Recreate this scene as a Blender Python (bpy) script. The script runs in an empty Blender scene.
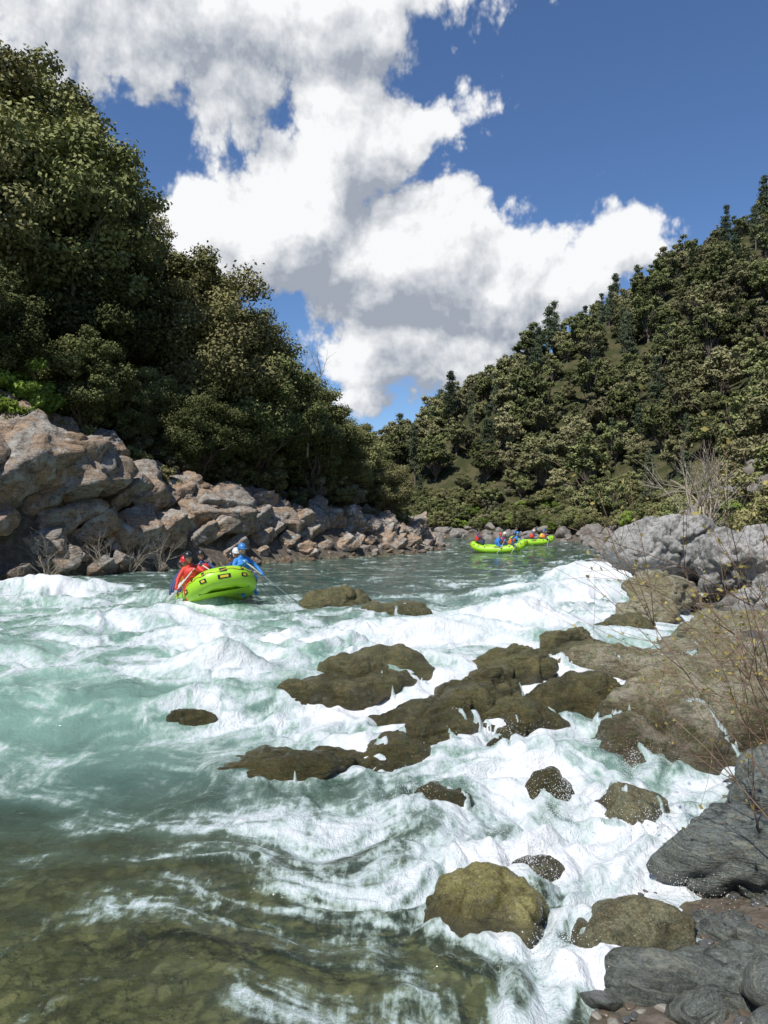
import bpy, bmesh, math, numpy as np, time
from mathutils import Vector, Matrix
T0=time.time()
RS=np.random.RandomState
# ------------------------------------------------------------------ noise
_r=RS(11); PERM=_r.permutation(256); PERM=np.concatenate([PERM,PERM,PERM]).astype(np.int32)
_a=_r.rand(256)*2*np.pi; G2=np.stack([np.cos(_a),np.sin(_a)],1)
_g=_r.randn(256,3); G3=_g/np.linalg.norm(_g,axis=1)[:,None]
def pn2(x,y,seed=0):
    x=x+seed*17.31; y=y+seed*9.77
    xi=np.floor(x).astype(np.int64); yi=np.floor(y).astype(np.int64)
    xf=x-xi; yf=y-yi; xi&=255; yi&=255
    u=xf*xf*xf*(xf*(xf*6-15)+10); v=yf*yf*yf*(yf*(yf*6-15)+10)
    def g(ix,iy,fx,fy):
        q=G2[PERM[PERM[ix]+iy]]; return q[...,0]*fx+q[...,1]*fy
    a=g(xi,yi,xf,yf); b=g(xi+1,yi,xf-1,yf); c=g(xi,yi+1,xf,yf-1); d=g(xi+1,yi+1,xf-1,yf-1)
    return ((a+(b-a)*u)+((c+(d-c)*u)-(a+(b-a)*u))*v)*1.4
def pn3(x,y,z):
    xi=np.floor(x).astype(np.int64); yi=np.floor(y).astype(np.int64); zi=np.floor(z).astype(np.int64)
    xf=x-xi; yf=y-yi; zf=z-zi; xi&=255; yi&=255; zi&=255
    u=xf*xf*(3-2*xf); v=yf*yf*(3-2*yf); w=zf*zf*(3-2*zf)
    def g(i,j,k):
        q=G3[PERM[PERM[PERM[xi+i]+yi+j]+zi+k]]
        return q[...,0]*(xf-i)+q[...,1]*(yf-j)+q[...,2]*(zf-k)
    l=lambda a,b,t:a+(b-a)*t
    return l(l(l(g(0,0,0),g(1,0,0),u),l(g(0,1,0),g(1,1,0),u),v),l(l(g(0,0,1),g(1,0,1),u),l(g(0,1,1),g(1,1,1),u),v),w)*1.4
def fbm2(x,y,o=4,seed=0,gain=.5):
    s=0;a=1.;f=1.
    for i in range(o):
        s=s+a*pn2(x*f,y*f,seed+i*3); a*=gain; f*=2.03
    return s
def fbm3(p,o=4,gain=.5):
    s=0;a=1.;f=1.
    for i in range(o):
        s=s+a*pn3(p[:,0]*f+i*7,p[:,1]*f+i*3,p[:,2]*f+i*5); a*=gain; f*=2.03
    return s
def sst(a,b,x):
    t=np.clip((x-a)/(b-a),0,1); return t*t*(3-2*t)
# ------------------------------------------------------------------ mesh helpers
def mk_mesh(name,V,Fs,smooth=True,midx=None,attrs=None):
    me=bpy.data.meshes.new(name); V=np.asarray(V,dtype=np.float32)
    me.vertices.add(len(V)); me.vertices.foreach_set("co",V.ravel())
    loops=np.concatenate([np.asarray(F).ravel() for F in Fs]).astype(np.int32)
    tot=np.concatenate([np.full(len(F),np.asarray(F).shape[1]) for F in Fs])
    st=np.concatenate([[0],np.cumsum(tot)[:-1]]).astype(np.int32)
    me.loops.add(len(loops)); me.loops.foreach_set("vertex_index",loops)
    me.polygons.add(len(tot)); me.polygons.foreach_set("loop_start",st)
    if midx is not None: me.polygons.foreach_set("material_index",np.asarray(midx,dtype=np.int32))
    me.update(calc_edges=True)
    me.polygons.foreach_set("use_smooth",np.full(len(tot),smooth,dtype=bool))
    if attrs:
        for k,(dom,val) in attrs.items():
            a=me.attributes.new(k,'FLOAT',dom); a.data.foreach_set("value",np.asarray(val,dtype=np.float32))
    me.update()
    return me
def mk_obj(name,me,mats=(),parent=None,link=True,loc=None,rot=None):
    ob=bpy.data.objects.new(name,me)
    if me is not None and len(me.materials)==0:
        for m in mats: me.materials.append(m)
    if link: bpy.context.scene.collection.objects.link(ob)
    if parent: ob.parent=parent
    if loc is not None: ob.location=loc
    if rot is not None: ob.rotation_euler=rot
    return ob
class MB:
    def __init__(s): s.V=[];s.T=[];s.Q=[];s.mT=[];s.mQ=[];s.n=0;s.aT=[];s.aQ=[]
    def add(s,V,F,m=0,a=0.5):
        V=np.asarray(V,float); F=np.asarray(F)+s.n; s.V.append(V); s.n+=len(V)
        av=np.full(len(F),a) if np.isscalar(a) else a
        if F.shape[1]==3: s.T.append(F); s.mT.append(np.full(len(F),m)); s.aT.append(av)
        else: s.Q.append(F); s.mQ.append(np.full(len(F),m)); s.aQ.append(av)
    def mesh(s,name,smooth=True):
        Fs=[];mi=[];at=[]
        if s.T: Fs.append(np.concatenate(s.T)); mi+=s.mT; at+=s.aT
        if s.Q: Fs.append(np.concatenate(s.Q)); mi+=s.mQ; at+=s.aQ
        return mk_mesh(name,np.concatenate(s.V),Fs,smooth,np.concatenate(mi),{'shade':('FACE',np.concatenate(at))})
def tube(P,R,n=6,closed=False,cap=True):
    P=np.asarray(P,float); R=np.broadcast_to(R,len(P)).astype(float)
    if closed: Tn=np.roll(P,-1,0)-np.roll(P,1,0)
    else: Tn=np.gradient(P,axis=0)
    Tn/=np.linalg.norm(Tn,axis=1)[:,None]+1e-9
    up=np.array([0,0,1.]) if abs(Tn[0,2])<.9 else np.array([1.,0,0])
    V=[]; a=np.linspace(0,2*np.pi,n,endpoint=False)
    A=np.cross(up,Tn[0]); A/=np.linalg.norm(A)
    for i in range(len(P)):
        A=A-Tn[i]*A.dot(Tn[i]); A/=np.linalg.norm(A)+1e-9; B=np.cross(Tn[i],A)
        V.append(P[i]+R[i]*(np.cos(a)[:,None]*A+np.sin(a)[:,None]*B))
    V=np.concatenate(V); F=[]; m=len(P); rng=range(m if closed else m-1)
    j=np.arange(n)
    for i in rng:
        k=(i+1)%m
        F.append(np.stack([i*n+j,i*n+(j+1)%n,k*n+(j+1)%n,k*n+j],1))
    F=np.concatenate(F)
    if not closed and cap:
        V=np.concatenate([V,P[:1],P[-1:]]); c0=m*n;c1=m*n+1
        return V,F,np.concatenate([np.stack([np.full(n,c0),(j+1)%n,j],1),np.stack([np.full(n,c1),(m-1)*n+j,(m-1)*n+(j+1)%n],1)])
    return V,F,None
def add_tube(mb,P,R,n=6,m=0,closed=False,a=.5):
    V,F,C=tube(P,R,n,closed)
    b=mb.n; mb.add(V,F,m,a)
    if C is not None:
        mb.T.append(C+b); mb.mT.append(np.full(len(C),m)); mb.aT.append(np.full(len(C),a))
_ico={}
def ico(l):
    if l not in _ico:
        bm=bmesh.new(); bmesh.ops.create_icosphere(bm,subdivisions=l,radius=1)
        V=np.array([v.co[:] for v in bm.verts]); F=np.array([[v.index for v in f.verts] for f in bm.faces]); bm.free()
        _ico[l]=(V/np.linalg.norm(V,axis=1)[:,None],F)
    return _ico[l]
def rotm(rx,ry,rz):
    return np.array((Matrix.Rotation(rz,3,'Z')@Matrix.Rotation(ry,3,'Y')@Matrix.Rotation(rx,3,'X')))
def add_ell(mb,c,s,l=3,m=0,R=None):
    V,F=ico(l); V=V*np.asarray(s)
    if R is not None: V=V@R.T
    mb.add(V+np.asarray(c),F,m)
# ------------------------------------------------------------------ material helpers
class M:
    def __init__(s,nt): s.nt=nt
    def n(s,t,ins=None,**p):
        nd=s.nt.nodes.new(t)
        for k,v in p.items(): setattr(nd,k,v)
        if ins:
            for k,v in ins.items():
                sk=nd.inputs[k]
                if isinstance(v,bpy.types.NodeSocket): s.nt.links.new(v,sk)
                else: sk.default_value=v
        return nd
    def math(s,op,a,b=0.,c=0.,clamp=False):
        return s.n('ShaderNodeMath',{0:a,1:b,2:c},operation=op,use_clamp=clamp).outputs[0]
    def mr(s,v,a,b,c=0.,d=1.,smooth=True):
        return s.n('ShaderNodeMapRange',{'Value':v,'From Min':a,'From Max':b,'To Min':c,'To Max':d},interpolation_type='SMOOTHSTEP' if smooth else 'LINEAR').outputs[0]
    def mix(s,f,a,b,bt='MIX'):
        nd=s.nt.nodes.new('ShaderNodeMix'); nd.data_type='RGBA'; nd.blend_type=bt
        for i,v in ((0,f),(6,a),(7,b)):
            if isinstance(v,bpy.types.NodeSocket): s.nt.links.new(v,nd.inputs[i])
            else: nd.inputs[i].default_value=v if i==0 else tuple(v)+((1,) if len(v)==3 else ())
        return nd.outputs[2]
    def noise(s,vec,scale,detail=4,rough=.55,dist=0.,dims='3D'):
        return s.n('ShaderNodeTexNoise',{'Vector':vec,'Scale':scale,'Detail':detail,'Roughness':rough,'Distortion':dist},noise_dimensions=dims).outputs[0]
    def vm(s,op,a,b=None):
        ins={0:a}
        if b is not None: ins[1]=b
        return s.n('ShaderNodeVectorMath',ins,operation=op)
def newmat(name):
    m=bpy.data.materials.new(name); m.use_nodes=True; nt=m.node_tree; nt.nodes.clear()
    h=M(nt); o=nt.nodes.new('ShaderNodeOutputMaterial'); return m,h,o
def simple(name,col,rough=.5,var=.15,scale=6,**kw):
    m,h,o=newmat(name); tc=h.n('ShaderNodeTexCoord').outputs['Object']
    nz=h.noise(tc,scale,3)
    c=h.mix(nz,[x*(1-var) for x in col],[min(1,x*(1+var)) for x in col])
    b=h.n('ShaderNodeBsdfPrincipled',{'Base Color':c,'Roughness':rough})
    for k,v in kw.items(): b.inputs[k].default_value=v
    h.nt.links.new(b.outputs[0],o.inputs[0]); return m
def rock_mat(name,c1,c2,c3,rough=.7,wetz=None,wetd=.5,bump=.5,scale=1.,lich=None,wethi=.25,strata=0.,mott=.5,srot=(.5,.3,.4),wr=.13):
    m,h,o=newmat(name)
    P=h.n('ShaderNodeNewGeometry').outputs['Position']
    n1=h.noise(P,1.3*scale,4,.6,.6); n2=h.noise(P,7*scale,7,.7,.3); n3=h.noise(P,30*scale,4,.75)
    c=h.mix(h.mr(n1,.40,.60),c1,c2); c=h.mix(h.mr(n2,.47,.62),c,c3)
    c=h.mix(h.mr(n3,.42,.66,0,mott),c,[x*.35 for x in c1])
    c=h.mix(h.mr(n3,.35,.5,mott*.6,0),c,[min(.6,x*1.7) for x in c2])
    if strata:
        mp=h.n('ShaderNodeMapping',{'Vector':P,'Rotation':srot,'Scale':(1.,1.,9)}).outputs[0]
        st=h.noise(mp,2*scale,5,.65,.8); c=h.mix(h.mr(st,.54,.64,0,strata),c,[min(.7,x*1.9) for x in c3]); c=h.mix(h.mr(st,.36,.46,strata,0),c,[x*.4 for x in c1])
    else: st=n2
    if lich:
        nl=h.noise(P,3.1*scale,6,.7,.2); c=h.mix(h.mr(nl,.54,.62),c,lich)
    r=rough
    if wetz is not None:
        z=h.n('ShaderNodeSeparateXYZ',{0:P}).outputs[2]
        zz=h.math('ADD',z,h.math('MULTIPLY',h.math('SUBTRACT',n1,.5),2.4*wethi))
        w=h.mr(zz,wetz-wethi,wetz+wethi,1,0)
        c=h.mix(w,c,h.mix(1.,c,(wetd,wetd*.95,wetd*.85),'MULTIPLY'))
        r=h.mr(w,0,1,rough,wr,False)
        r=h.math('ADD',r,h.math('MULTIPLY',n2,.18))
    hh=h.math('ADD',n2,h.math('MULTIPLY',n3,.3))
    if strata: hh=h.math('ADD',hh,h.math('MULTIPLY',st,.8))
    bp=h.n('ShaderNodeBump',{'Strength':bump,'Distance':.09/scale,'Height':hh}).outputs[0]
    b=h.n('ShaderNodeBsdfPrincipled',{'Base Color':c,'Roughness':r,'Normal':bp})
    h.nt.links.new(b.outputs[0],o.inputs[0]); return m
def leaf_mat(name,dark,light,warm,trans=.0):
    m,h,o=newmat(name)
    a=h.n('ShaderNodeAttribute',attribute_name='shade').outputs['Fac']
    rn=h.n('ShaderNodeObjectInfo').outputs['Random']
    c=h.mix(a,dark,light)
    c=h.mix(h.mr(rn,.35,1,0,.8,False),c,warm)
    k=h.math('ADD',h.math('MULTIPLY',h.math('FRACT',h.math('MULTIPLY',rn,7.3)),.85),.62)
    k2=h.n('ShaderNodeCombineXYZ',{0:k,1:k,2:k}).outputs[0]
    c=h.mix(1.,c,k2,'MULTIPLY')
    d=h.n('ShaderNodeBsdfDiffuse',{'Color':c}).outputs[0]
    if trans>0:
        t=h.n('ShaderNodeBsdfTranslucent',{'Color':c})
        d=h.n('ShaderNodeMixShader',{0:trans,1:d,2:t.outputs[0]}).outputs[0]
    h.nt.links.new(d,o.inputs[0]); return m
# ------------------------------------------------------------------ terrain fns
LB=np.array([(-60,-60),(-24,0),(-18,15),(-15.2,29),(-8.1,38.5),(-4.4,43.6),(2,52),(4,57),(5.5,66),(-2,80),(-25,105),(-150,180),(-500,300)],float)
RB=np.array([(-8,-60),(-2.2,-5),(-.8,1.5),(1.15,4.4),(2.4,5.9),(3.0,7),(4.3,9),(5.5,12),(7,16),(8.8,22),(10.2,30),(12.5,40),(15.5,50),(18,60),(22,78),(14,95),(-5,108),(-140,200),(-500,330)],float)
def sdist(poly,x,y):
    best=np.full(x.shape,1e9); sg=np.zeros(x.shape)
    for i in range(len(poly)-1):
        ax,ay=poly[i]; bx,by=poly[i+1]; dx=bx-ax;dy=by-ay; L=dx*dx+dy*dy
        t=np.clip(((x-ax)*dx+(y-ay)*dy)/L,0,1); d=np.hypot(x-ax-t*dx,y-ay-t*dy)
        c=(dx*(y-ay)-dy*(x-ax)); m=d<best-1e-6
        best=np.where(m,d,best); sg=np.where(m,np.sign(c),sg)
    return best*sg
def ledge(x,y): return y-(11.35+.28*np.clip(x,-5,5))
def zw(x,y):
    return -.44*(1-sst(-1.0,.5,ledge(x,y)))-.16*(1-sst(5.5,9.5,y))
def right_raw(d): return .22*np.clip(d,0,9)+.75*np.clip(d-9,0,None)
SKT=np.array([-1,0,.022,.09,.157,.224,.292,.36,.427,.52,.7]); SKE=np.array([.1,.115,.128,.176,.225,.262,.31,.345,.395,.45,.5])
TT=np.linspace(-1,.7,69); HH=[]
for t in TT:
    Y=np.linspace(70,420,500); X=t*Y; d=-sdist(RB,X,Y)
    z=right_raw(d); e=np.interp(t,SKT,SKE)*Y-4.5
    k=np.where((z>e)&(d>0))[0]; HH.append(z[k[0]] if len(k) else 60)
HH=np.convolve(np.pad(HH,2,'edge'),np.ones(5)/5,'valid')
def hcap(x,y):
    return np.interp(np.where(y>5,x/np.maximum(y,5),.7),TT,HH)
def terrain(x,y):
    dl=sdist(LB,x,y); dr=-sdist(RB,x,y)
    n=fbm2(x*.12,y*.12,4,5)
    hb=np.interp(y,[0,29,34,40,46,57,80],[6.0,5.6,4.9,3.4,2.3,1.4,1.2])
    zl=hb*sst(-.3,3.4,dl)+.93*np.clip(dl-4.,0,None); zl=np.minimum(zl,55+.15*zl)+n*np.clip(dl*.1,0,1.6)
    hr=right_raw(dr); cap=hcap(x,y)
    zr=np.minimum(hr,cap+(hr-cap)*.04)+n*np.clip(dr*.08,0,2.0)
    w=zw(x,y); inner=np.minimum(-dl,-dr)
    near=1-sst(8,13,y+.25*x)
    dep=np.clip(.1+.16*inner,0,1.3)*(1-near)+near*np.clip(.06+.10*inner,0,.42)
    bed=w-dep+fbm2(x*1.3,y*1.3,3,2)*.05
    z=np.where(dl>0,w+zl+.05,np.where(dr>0,w+zr+.02+fbm2(x*1.1,y*1.1,3,8)*.06,bed))
    return z,dl,dr
def tz(x,y):
    z,_,_=terrain(np.array([float(x)]),np.array([float(y)])); return float(z[0])
# ------------------------------------------------------------------ materials
m_rock_wet=rock_mat('wet_river_rock',(.115,.10,.042),(.19,.165,.07),(.085,.10,.042),.3,wetz=.12,wetd=.50,bump=1.,scale=1.6,wethi=.4,strata=.45,wr=.04)
m_rock_olive=rock_mat('olive_river_rock',(.18,.165,.05),(.25,.225,.08),(.12,.105,.045),.2,wetz=-.40,wetd=.28,bump=.6,scale=2.6,wethi=.16,mott=.7,strata=.25,wr=.05)
m_rock_brown=rock_mat('brown_river_rock',(.15,.125,.06),(.22,.205,.115),(.09,.10,.055),.2,wetz=-.42,wetd=.33,bump=.8,scale=2.4,wethi=.16,mott=.7,strata=.4,wr=.05)
m_rock_grey=rock_mat('grey_green_rock',(.12,.135,.12),(.21,.235,.21),(.14,.145,.115),.26,wetz=-.46,wetd=.36,bump=1.,scale=2.2,strata=.9,wethi=.22,srot=(.9,.5,.2),wr=.07)
m_rock_dry=rock_mat('dry_grey_boulder',(.34,.34,.32),(.45,.44,.41),(.20,.18,.15),.85,wetz=.5,wetd=.35,bump=.8,scale=1.,lich=(.15,.15,.13),wethi=.25)
m_rock_slab=rock_mat('grey_brown_slab_rock',(.25,.20,.115),(.40,.36,.27),(.13,.145,.06),.35,wetz=-.05,wetd=.36,bump=1.,scale=1.4,strata=.65,wethi=.35,wr=.05)
m_rock_bank=rock_mat('tan_grey_bank_rock',(.50,.34,.21),(.39,.37,.33),(.18,.14,.11),.85,wetz=.3,wetd=.35,bump=1.,scale=.5,lich=(.50,.48,.43),wethi=.3,strata=.55)
m_rock_far=rock_mat('far_bank_rock',(.27,.24,.20),(.18,.16,.14),(.34,.33,.31),.9,bump=.7,scale=.4)
m_bark=simple('bark',(.15,.12,.09),.9,.4,8)
m_bare=simple('bare_wood',(.38,.33,.26),.9,.3,8)
m_twig=simple('red_brown_twig',(.21,.135,.09),.7,.3,20)
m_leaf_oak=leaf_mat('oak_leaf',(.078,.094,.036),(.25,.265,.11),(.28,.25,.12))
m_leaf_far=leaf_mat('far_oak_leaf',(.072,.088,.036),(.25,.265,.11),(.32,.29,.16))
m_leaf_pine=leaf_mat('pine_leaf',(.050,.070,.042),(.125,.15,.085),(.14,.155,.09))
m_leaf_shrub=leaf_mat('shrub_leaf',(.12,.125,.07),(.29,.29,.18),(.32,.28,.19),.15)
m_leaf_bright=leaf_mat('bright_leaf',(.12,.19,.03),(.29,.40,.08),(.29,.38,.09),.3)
m_bud=leaf_mat('bud_leaf',(.32,.26,.08),(.48,.42,.15),(.38,.22,.09),.3)
def terrain_mat():
    m,h,o=newmat('hillside_ground'); P=h.n('ShaderNodeNewGeometry').outputs['Position']
    land=h.n('ShaderNodeAttribute',attribute_name='land').outputs['Fac']
    n1=h.noise(P,.35,5,.65); n2=h.noise(P,4,6,.7)
    hill=h.mix(h.mr(n1,.4,.6),(.05,.055,.025),(.11,.095,.055)); hill=h.mix(h.mr(n2,.4,.7),hill,(.05,.06,.025))
    sv=h.vm('SCALE',h.n('ShaderNodeTexNoise',{'Vector':P,'Scale':4.,'Detail':2.}).outputs[1]); sv.inputs['Scale'].default_value=.35
    Pw=h.vm('ADD',P,sv.outputs[0])
    v=h.n('ShaderNodeTexVoronoi',{'Vector':h.n('ShaderNodeMapping',{'Vector':Pw.outputs[0],'Scale':(1,1,.3)}).outputs[0],'Scale':7.5,'Randomness':1.})
    peb=h.mix(h.n('ShaderNodeSeparateXYZ',{0:v.outputs['Color']}).outputs[0],(.12,.105,.065),(.30,.26,.18))
    peb=h.mix(h.mr(n2,.38,.68),peb,(.12,.115,.07)); peb=h.mix(h.mr(v.outputs['Distance'],.35,.75,0,.75),peb,(.05,.045,.03))
    rk=h.mix(h.mr(n2,.4,.65),(.10,.085,.065),(.18,.155,.125))
    c=h.mix(h.mr(land,-.1,.3),peb,rk); c=h.mix(h.mr(h.math('ADD',land,h.math('MULTIPLY',n2,2.)),3.8,5.2),c,hill)
    bp=h.n('ShaderNodeBump',{'Strength':.8,'Distance':.05,'Height':n2}).outputs[0]
    b=h.n('ShaderNodeBsdfDiffuse',{'Color':c,'Normal':bp}); h.nt.links.new(b.outputs[0],o.inputs[0]); return m
m_terr=terrain_mat()
def build_terrain():
    s=np.linspace(-1,1,520); k=6.2
    ax=np.sinh(s*k)/np.sinh(k)*900; ay=np.sinh(s*k)/np.sinh(k)*900+8
    X,Y=np.meshgrid(ax,ay); X=X+2; sh=X.shape; z,dl,dr=terrain(X.ravel(),Y.ravel())
    n=sh[1]; i=np.arange(sh[0]-1)[:,None]; j=np.arange(n-1)[None]
    F=np.stack([i*n+j,i*n+j+1,(i+1)*n+j+1,(i+1)*n+j],-1).reshape(-1,4)
    V=np.stack([X.ravel(),Y.ravel(),z],1)
    land=np.maximum(dl,np.where(dr>0,dr,-9)); land=np.where((dl<0)&(dr<0),-1,land)
    me=mk_mesh('terrain',V,[F],True,None,{'land':('POINT',land)}); mk_obj('terrain',me,[m_terr])
build_terrain()
# ------------------------------------------------------------------ rocks
def rock_geo(seed,level,size,planes=16,sharp=14,namp=.05,nscale=2.,dmin=.7,block=False):
    D,F=ico(level); r=RS(seed)
    if block:
        n=np.array([[1,0,0],[-1,0,0],[0,1,0],[0,-1,0],[0,0,1],[0,0,-1]],float)+r.randn(6,3)*.13
        n=np.concatenate([n,r.randn(planes,3)]); n/=np.linalg.norm(n,axis=1)[:,None]
        d=np.concatenate([r.uniform(.55,.8,6),r.uniform(.7,1.1,planes)])
    else:
        n=r.randn(planes,3); n/=np.linalg.norm(n,axis=1)[:,None]
        n=np.concatenate([n,[[0,0,1],[0,0,-1]]]); n[-2]+=r.randn(3)*.15; n/=np.linalg.norm(n,axis=1)[:,None]
        d=r.uniform(dmin,1.,len(n))
    dots=D@n.T
    val=np.where(dots>.08,dots/d[None],1e-3)
    rad=((val**sharp).sum(1)+(1/1.25)**sharp)**(-1./sharp)
    V=D*rad[:,None]*np.asarray(size)/2
    s=r.rand(3)*50; ms=min(size)
    nn=fbm3(V*nscale+s,6,.55)
    V=V+D*(nn*namp*ms*1.6)[:,None]
    rg=1-np.abs(fbm3(V*nscale*.6+s+9,2))*3; V=V-D*(np.clip(rg,0,1)**3*namp*ms*1.4)[:,None]
    return V,F
ROCKS=[ # name,x,y,ztop,size,rot(rx,ry,rz),mat,seed,sharp,film
('river_rock',-.35,11.5,.38,(3.1,1.4,1.8),(.12,-.12,.42),m_rock_wet,1,20,.05),
('river_rock',-1.55,10.75,.06,(2.0,1.,1.3),(.1,-.15,.35),m_rock_wet,51,18,.10),
('river_rock',-2.7,10.2,-.18,(1.3,.6,.8),(0,-.1,.1),m_rock_wet,2,16,.2),
('river_rock',-1.05,8.75,-.22,(1.9,1.1,1.),(.1,-.08,.1),m_rock_wet,3,18,.10),
('river_rock',.75,10.3,.16,(2.2,1.25,1.5),(.2,-.22,.5),m_rock_wet,4,20,.08),
('river_rock',1.4,11.1,.26,(1.8,1.1,1.4),(.1,-.2,.6),m_rock_wet,52,18,.16),
('river_rock',2.15,12.0,.40,(1.9,1.2,1.5),(.1,-.2,.3),m_rock_wet,5,20,.08),
('river_rock',-.05,8.75,-.20,(1.9,1.,1.1),(.15,-.2,.6),m_rock_wet,6,16,.22),
('river_rock',.6,9.4,-.06,(1.6,.95,1.1),(.1,-.2,.6),m_rock_wet,53,18,.2),
('river_rock',.55,7.8,-.38,(1.0,.6,.7),(.1,-.1,.6),m_rock_wet,54,16,.3),
('river_rock',-1.35,20.4,.62,(2.4,1.6,1.5),(0,-.1,.2),m_rock_wet,7,16,.1),
('river_rock',.3,19.2,.28,(2.3,1.0,.8),(0,0,0),m_rock_wet,8,14,.3),
('river_rock',2.75,10.7,.18,(2.2,1.5,1.5),(.2,-.1,.3),m_rock_wet,9,18,.2),
('river_rock',1.8,10.2,.04,(1.5,1.,1.2),(.2,-.1,.3),m_rock_wet,55,18,.28),
('river_rock',1.6,9.3,-.22,(1.0,.7,.8),(.2,-.1,.6),m_rock_wet,58,18,.3),
('river_rock',4.3,12.6,.32,(2.6,1.5,1.3),(.05,0,.1),m_rock_slab,10,18,.25),
('river_rock',3.3,12.7,.32,(1.6,1.,1.2),(.1,-.1,.3),m_rock_wet,56,18,.2),
('river_rock',3.45,13.8,.42,(1.4,.9,1.1),(0,0,.6),m_rock_wet,11,18,.15),
('slab_rock',4.35,9.8,.52,(4.8,2.7,2.2),(.26,-.18,.12),m_rock_slab,12,26,.26),
('slab_rock',5.4,11.4,.60,(3.4,2.0,1.8),(.1,-.1,.3),m_rock_slab,57,26,.3),
('river_rock',1.76,8.0,-.28,(.92,.66,.85),(.1,-.3,.3),m_rock_wet,13,9,0),
('river_boulder',.88,5.6,-.24,(1.0,.78,.9),(0,0,.1),m_rock_olive,14,10,0),
('river_rock',2.5,7.3,-.24,(.85,.7,.85),(0,0,.5),m_rock_brown,15,10,.3),
('river_boulder',1.66,5.15,-.27,(1.1,.78,.9),(0,-.3,.25),m_rock_brown,16,13,0),
('shore_boulder',3.08,6.15,-.04,(1.6,1.05,1.0),(0,.10,-.35),m_rock_grey,17,14,0),
('shore_boulder',2.2,4.62,-.28,(1.6,.85,.8),(.12,0,-.1),m_rock_grey,18,14,0),
('shore_boulder',3.3,5.3,-.2,(.9,.7,.7),(0,0,.7),m_rock_grey,19,12,0),
('shore_boulder',4.0,7.3,.12,(1.5,1.2,1.1),(0,0,.2),m_rock_grey,20,12,0),
('dry_boulder',9.1,24.2,2.65,(3.4,2.7,2.8),(0,-.1,.2),m_rock_dry,21,12,0),
('dry_boulder',9.9,20.3,2.3,(3.4,2.6,2.6),(0,.1,-.2),m_rock_dry,22,12,0),
('dry_boulder',7.1,19.4,1.12,(1.8,1.4,1.3),(0,0,.1),m_rock_slab,23,16,0),
('dry_boulder',8.9,16.6,1.2,(2.2,1.6,1.5),(0,0,.4),m_rock_dry,24,16,0),
('river_rock',5.3,15.9,.40,(1.4,1.1,1.0),(0,0,.2),m_rock_wet,25,16,.3),
('river_rock',6.9,14.4,.68,(3.0,2.0,1.8),(0,-.1,.2),m_rock_slab,26,20,.2),
('river_rock',5.6,13.2,.44,(1.8,1.1,1.1),(0,0,.7),m_rock_slab,27,20,.3),
('dry_boulder',6.3,17.4,.65,(1.5,1.3,1.2),(0,0,.2),m_rock_slab,28,16,.2),
('rock_outcrop',19.5,40,4.9,(9,6,6),(0,-.12,.2),m_rock_far,29,24,0),
('rock_outcrop',25,44,7.0,(9,7,7),(0,-.1,.5),m_rock_far,30,24,0),
('shore_boulder',1.45,4.66,-.52,(.24,.18,.16),(0,0,.2),m_rock_slab,31,6,0),
('river_rock',1.3,6.4,-.50,(.6,.45,.4),(0,0,.2),m_rock_brown,34,10,.3),
]
FILM=[]
for (nm,x,y,zt,sz,rot,mat,sd,sh,film) in ROCKS:
    V,F=rock_geo(sd*7+3,6,sz,14,sh,.058 if sh>14 else .048,2.4/max(sz)**.5*1.3)
    V=V@rotm(*rot).T; V[:,2]+=zt-V[:,2].max()
    me=mk_mesh(nm,V,[F]); mk_obj(nm,me,[mat],loc=(x,y,0))
    if film>0:
        W=V+np.array([x,y,0]); lo=W[:,:2].min(0)-.02; hi=W[:,:2].max(0)+.02; g=44
        ij=((W[:,:2]-lo)/(hi-lo)*(g-1)+.5).astype(int); H=np.full((g,g),-9.); np.maximum.at(H,(ij[:,0],ij[:,1]),W[:,2])
        for _ in range(3):
            Hp=np.pad(H,1,constant_values=-9.); nb=np.max([Hp[1+a:g+1+a,1+b:g+1+b] for a in(-1,0,1) for b in(-1,0,1)],axis=0); 
            c=sum((Hp[1+a:g+1+a,1+b:g+1+b]>-8).astype(int) for a in(-1,0,1) for b in(-1,0,1)); H=np.where((H<-8)&(c>=4),nb,H)
        FILM.append((lo,hi,H,film,sd))
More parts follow.
